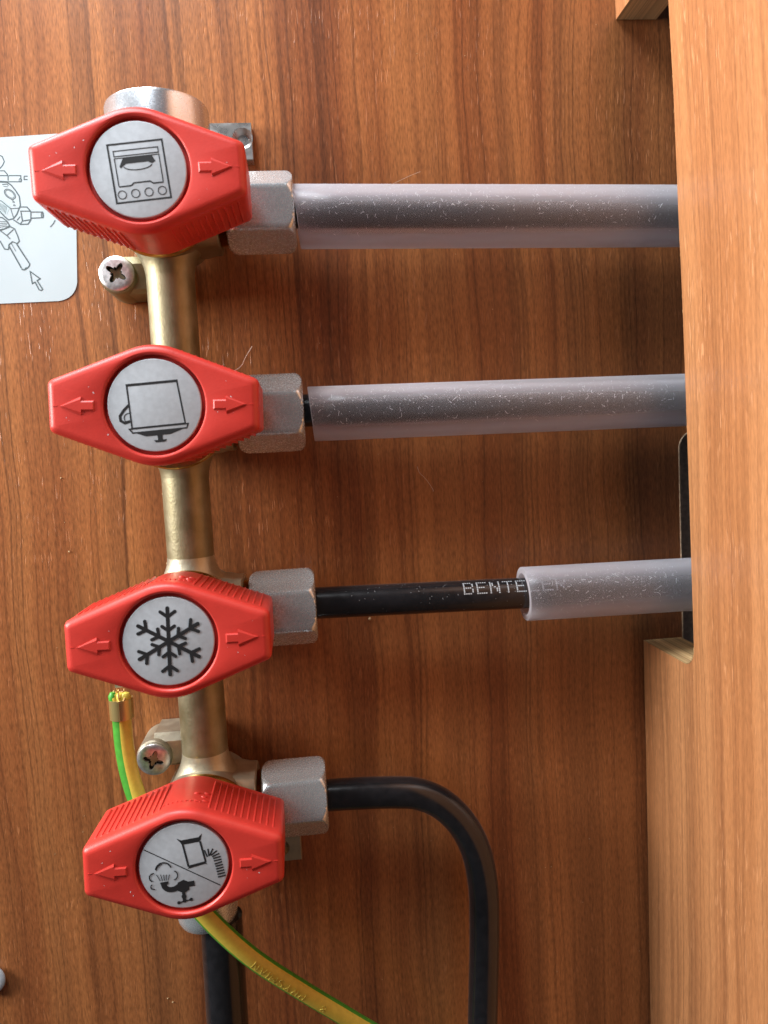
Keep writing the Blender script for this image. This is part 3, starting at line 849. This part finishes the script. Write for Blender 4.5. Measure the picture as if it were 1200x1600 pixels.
# crimp collar and copper ends
c0 = at(190, 1106, 17); mb = MB()
mb.lathe([(-2.5, 2.4), (-2.5, 2.9), (2.5, 2.9), (2.5, 2.4)], (c0.x, c0.h if hasattr(c0, 'h') else c0.y, c0.z), 'z', 40)
mb.box((c0.x-.25, c0.y+2.7, c0.z-2.4), (c0.x+.25, c0.y+3.1, c0.z+2.4))
cl = mb.build('crimp_collar', M['crimp'], ce, offset=cp[0])
mb = MB(); rg = random.Random(9)
for k in range(26):
    a = rg.random()*2*PI; r = rg.uniform(.3, 2.3)
    p0 = Vector((c0.x+r*math.cos(a), c0.y+r*math.sin(a), c0.z+1.5)); p1 = p0+Vector((rg.uniform(-.5, .5), rg.uniform(-.4, .6), rg.uniform(1.6, 3.4)))
    mb.sweep([p0, p0.lerp(p1, .5)+Vector((rg.uniform(-.3, .3), .2, 0)), p1], .16, 6)
tag(mb.build('copper_strands', M['copper'], ce, offset=cp[0]), kind='stuff')
mb = MB()
for q in (-1, .1, 1.1):
    mb.lathe([(2.2, 1.15), (3.1, 1.3), (3.9, .9), (4.2, .3)], (c0.x+q*1.3, c0.y+.9, c0.z), 'z', 12)
for q in (-1.6,):
    mb.lathe([(2.2, 1.0), (3.3, 1.1), (4.2, .6)], (c0.x+q, c0.y+1.1, c0.z+.2), 'z', 12, m=1)
mb.build('sheath_end', [M['yellow'], M['green']], ce, offset=cp[0])

# ------------------------------------------------------------------ sticker with its line drawing
stc = [at(*p, .2) for p in ((-260, 232), (117, 207), (121, 469), (-250, 486))]
def rounded(poly, r, n=8):
    out = []
    for i, p in enumerate(poly):
        a, b = poly[i-1], poly[(i+1) % len(poly)]; d1 = (a-p).normalized(); d2 = (b-p).normalized()
        p0, p1 = p+d1*r, p+d2*r
        for k in range(n+1):
            t = k/n; out.append((1-t)**2*p0+2*t*(1-t)*(p+(d1+d2)*r*.10)+t*t*p1)
    return out
pl = rounded([Vector((p.x, p.z)) for p in stc], 4.6)
st0 = empty('sticker', (stc[1].x, 0, stc[1].z)); tag(st0, 'pale blue rounded sticker with a pipe fitting line drawing behind the oven knob', 'sticker')
SO = (stc[1].x, 0, stc[1].z)
mb = MB(); mb.prism([(p.x, p.y) for p in pl], .03, .22); mb.build('sheet', M['sticker'], st0, offset=SO, smooth=None)
mb = MB(); lay = [.235]
def cz(cx, cy): p = at(cx/5.714, 200+cy/5.714, .24); return (p.x, p.z)
def ln_(pts, w=.26, closed=False): lay[0] += .0008; mb.stroke([cz(*p) for p in pts], w, lay[0], closed)
def fill_(pts): lay[0] += .0008; mb.flat([cz(*p) for p in pts], lay[0], 1)
def ell(cx, cy, rx, ry, rot, a0=0, a1=350, n=22):
    c, s_ = math.cos(math.radians(rot)), math.sin(math.radians(rot)); out = []
    for k in range(n+1):
        t = math.radians(a0+(a1-a0)*k/n); x, y = rx*math.cos(t), ry*math.sin(t); out.append((cx+x*c-y*s_, cy+x*s_+y*c))
    return out
ln_([(-60, 230), (0, 245), (20, 255), (38, 300), (22, 335), (0, 360), (-60, 340)])
ln_([(0, 382), (38, 382), (62, 410), (70, 425), (-60, 425)]); ln_([(72, 425), (72, 470)]); ln_([(78, 425), (185, 425), (188, 480), (78, 480)]); ln_([(-60, 472), (80, 480)]); ln_(ell(182, 466, 12, 16, 0), .18)
ln_([(215, 430), (215, 460), (246, 460)]); ln_([(215, 430), (246, 430)])
fill_([(-60, 640), (20, 645), (95, 700), (60, 770), (-60, 760)])
ln_([(-60, 480), (60, 484), (100, 510), (140, 560), (172, 610), (182, 690), (150, 770), (120, 810), (75, 820), (40, 790), (0, 745), (-60, 700)], .3)
ln_(ell(88, 590, 58, 34, 38, 0, 345), .2, True); ln_(ell(88, 590, 46, 25, 38, 0, 345), .13, True)
ln_([(20, 505), (60, 500), (75, 515)], .2); ln_([(30, 520), (70, 525)], .14)
ln_([(-60, 650), (10, 650), (95, 720), (120, 800)], .2); ln_([(95, 720), (180, 715)], .2)
for k in range(9): ln_([(-20+k*10, 660+k*5), (-40+k*11, 700+k*8)], .10)
for x, y in ((120, 660), (128, 690), (110, 640)): ln_(ell(x, y, 8, 5, 20), .13)
ln_([(180, 705), (240, 705), (272, 742), (180, 742)]); ln_([(185, 742), (200, 830), (275, 818), (275, 742)]); ln_([(120, 820), (182, 860), (250, 858), (275, 820)]); ln_([(150, 825), (180, 790)], .2); ln_([(200, 830), (180, 858)], .2)
ln_([(278, 750), (380, 750), (385, 800), (282, 805)]); ln_(ell(378, 776, 10, 22, 0), .2)
ln_([(-60, 790), (20, 800), (60, 830), (85, 870), (40, 900), (-60, 920)]); 
for k in range(4): ln_([(-60, 830+k*22), (10, 835+k*16), (70-k*4, 835+k*14)], .13)
ln_([(-60, 930), (0, 915), (90, 880), (130, 900), (160, 970), (172, 1010), (150, 1035)]); ln_([(0, 915), (60, 960), (90, 990)], .22); ln_([(-60, 1000), (0, 1010), (40, 1080), (75, 1085)]); ln_([(60, 960), (120, 905)], .2)
ln_([(75, 1085), (80, 1040), (110, 1015), (150, 1030)]); ln_([(78, 1050), (190, 1250)], .3); ln_([(148, 1035), (265, 1215)], .3); ln_(ell(228, 1235, 42, 22, -38, -10, 190), .24); ln_([(195, 1255), (215, 1268), (228, 1250), (250, 1245), (268, 1218)], .22); ln_([(100, 1030), (140, 1100)], .13)
ln_([(268, 1280), (358, 1345), (330, 1362), (380, 1440), (368, 1450), (348, 1444), (312, 1375), (288, 1388)], .26, True)
ln_([(448, 885), (478, 850), (492, 822)], .2)
mb.build('line_drawing', [M['sticker_ink'], M['sticker_tint']], st0, offset=SO, smooth=None, recalc=False)

# ------------------------------------------------------------------ small things
p = at(-15, 1531, 1.2); hd, rc = screw_mesh(4.0)
root = empty('wall_screw', (p.x, 0, p.z)); tag(root, 'tarnished screw head in the wall at the lower left edge', 'screw')
o = hd.build('screw_head', M['disc'], root); o.location = (0, -.9*S, 0); rr = rc.build('drive_recess', M['recess'], o)
mb = MB(); hp = spline(pix_path([(352, 590, 30), (365, 580, 32), (377, 572, 33), (384, 558, 34), (394, 541, 35)], 32), 8)
mb.sweep(hp, .07, 6); tag(mb.build('loose_hair', M['hair']), 'fine pale hair sticking up behind the cooking pot knob', 'hair')
mb = MB(); hp = spline(pix_path([(598, 293, 22.5), (612, 288, 22.7), (625, 282, 23), (640, 275, 23.5), (657, 268, 24)], 22), 8)
mb.sweep(hp, .03, 6); tag(mb.build('loose_hair', M['hair']), 'fine hair standing on the topmost clear sleeve', 'hair')
mb = MB(); hp = spline(pix_path([(652, 729, .4), (655, 738, 1.2), (661, 744, 1.4), (668, 752, 1.2), (676, 764, .5), (677, 768, .3)], 1), 8)
mb.sweep(hp, .06, 6); tag(mb.build('loose_hair', M['hair']), 'pale curled fibre lying on the wall below the second sleeve', 'hair')
mb = MB(); rg = random.Random(2)
def crumb(px, py, h, r):
    c = at(px, py, h+r*.5); pts = [[(c.x+r*rg.uniform(.6, 1.1)*math.cos(a)*q, c.y+dy*r, c.z+r*rg.uniform(.6, 1.1)*math.sin(a)*q) for a in (0, 1.05, 2.1, 3.14, 4.2, 5.2)] for q, dy in ((.7, -.5), (1, 0), (.5, .6))]
    mb.loft(pts)
for px, py, r in ((255, 772, .4), (256, 785, .3), (254, 760, .25), (262, 845, .3), (261, 880, .3), (108, 862, .3), (578, 967, .5), (270, 1566, .25), (262, 1560, .2), (95, 747, .25)): crumb(px, py, .1, r)
for _ in range(150):
    px, py = rg.uniform(0, 1000), rg.uniform(0, 1600); crumb(px, py, .02, rg.choice((.04, .05, .06, .08, .12)))
tag(mb.build('crumbs', M['crumb'], smooth=None), 'scattered tiny pale wood crumbs on the wall', 'crumbs', kind='stuff')
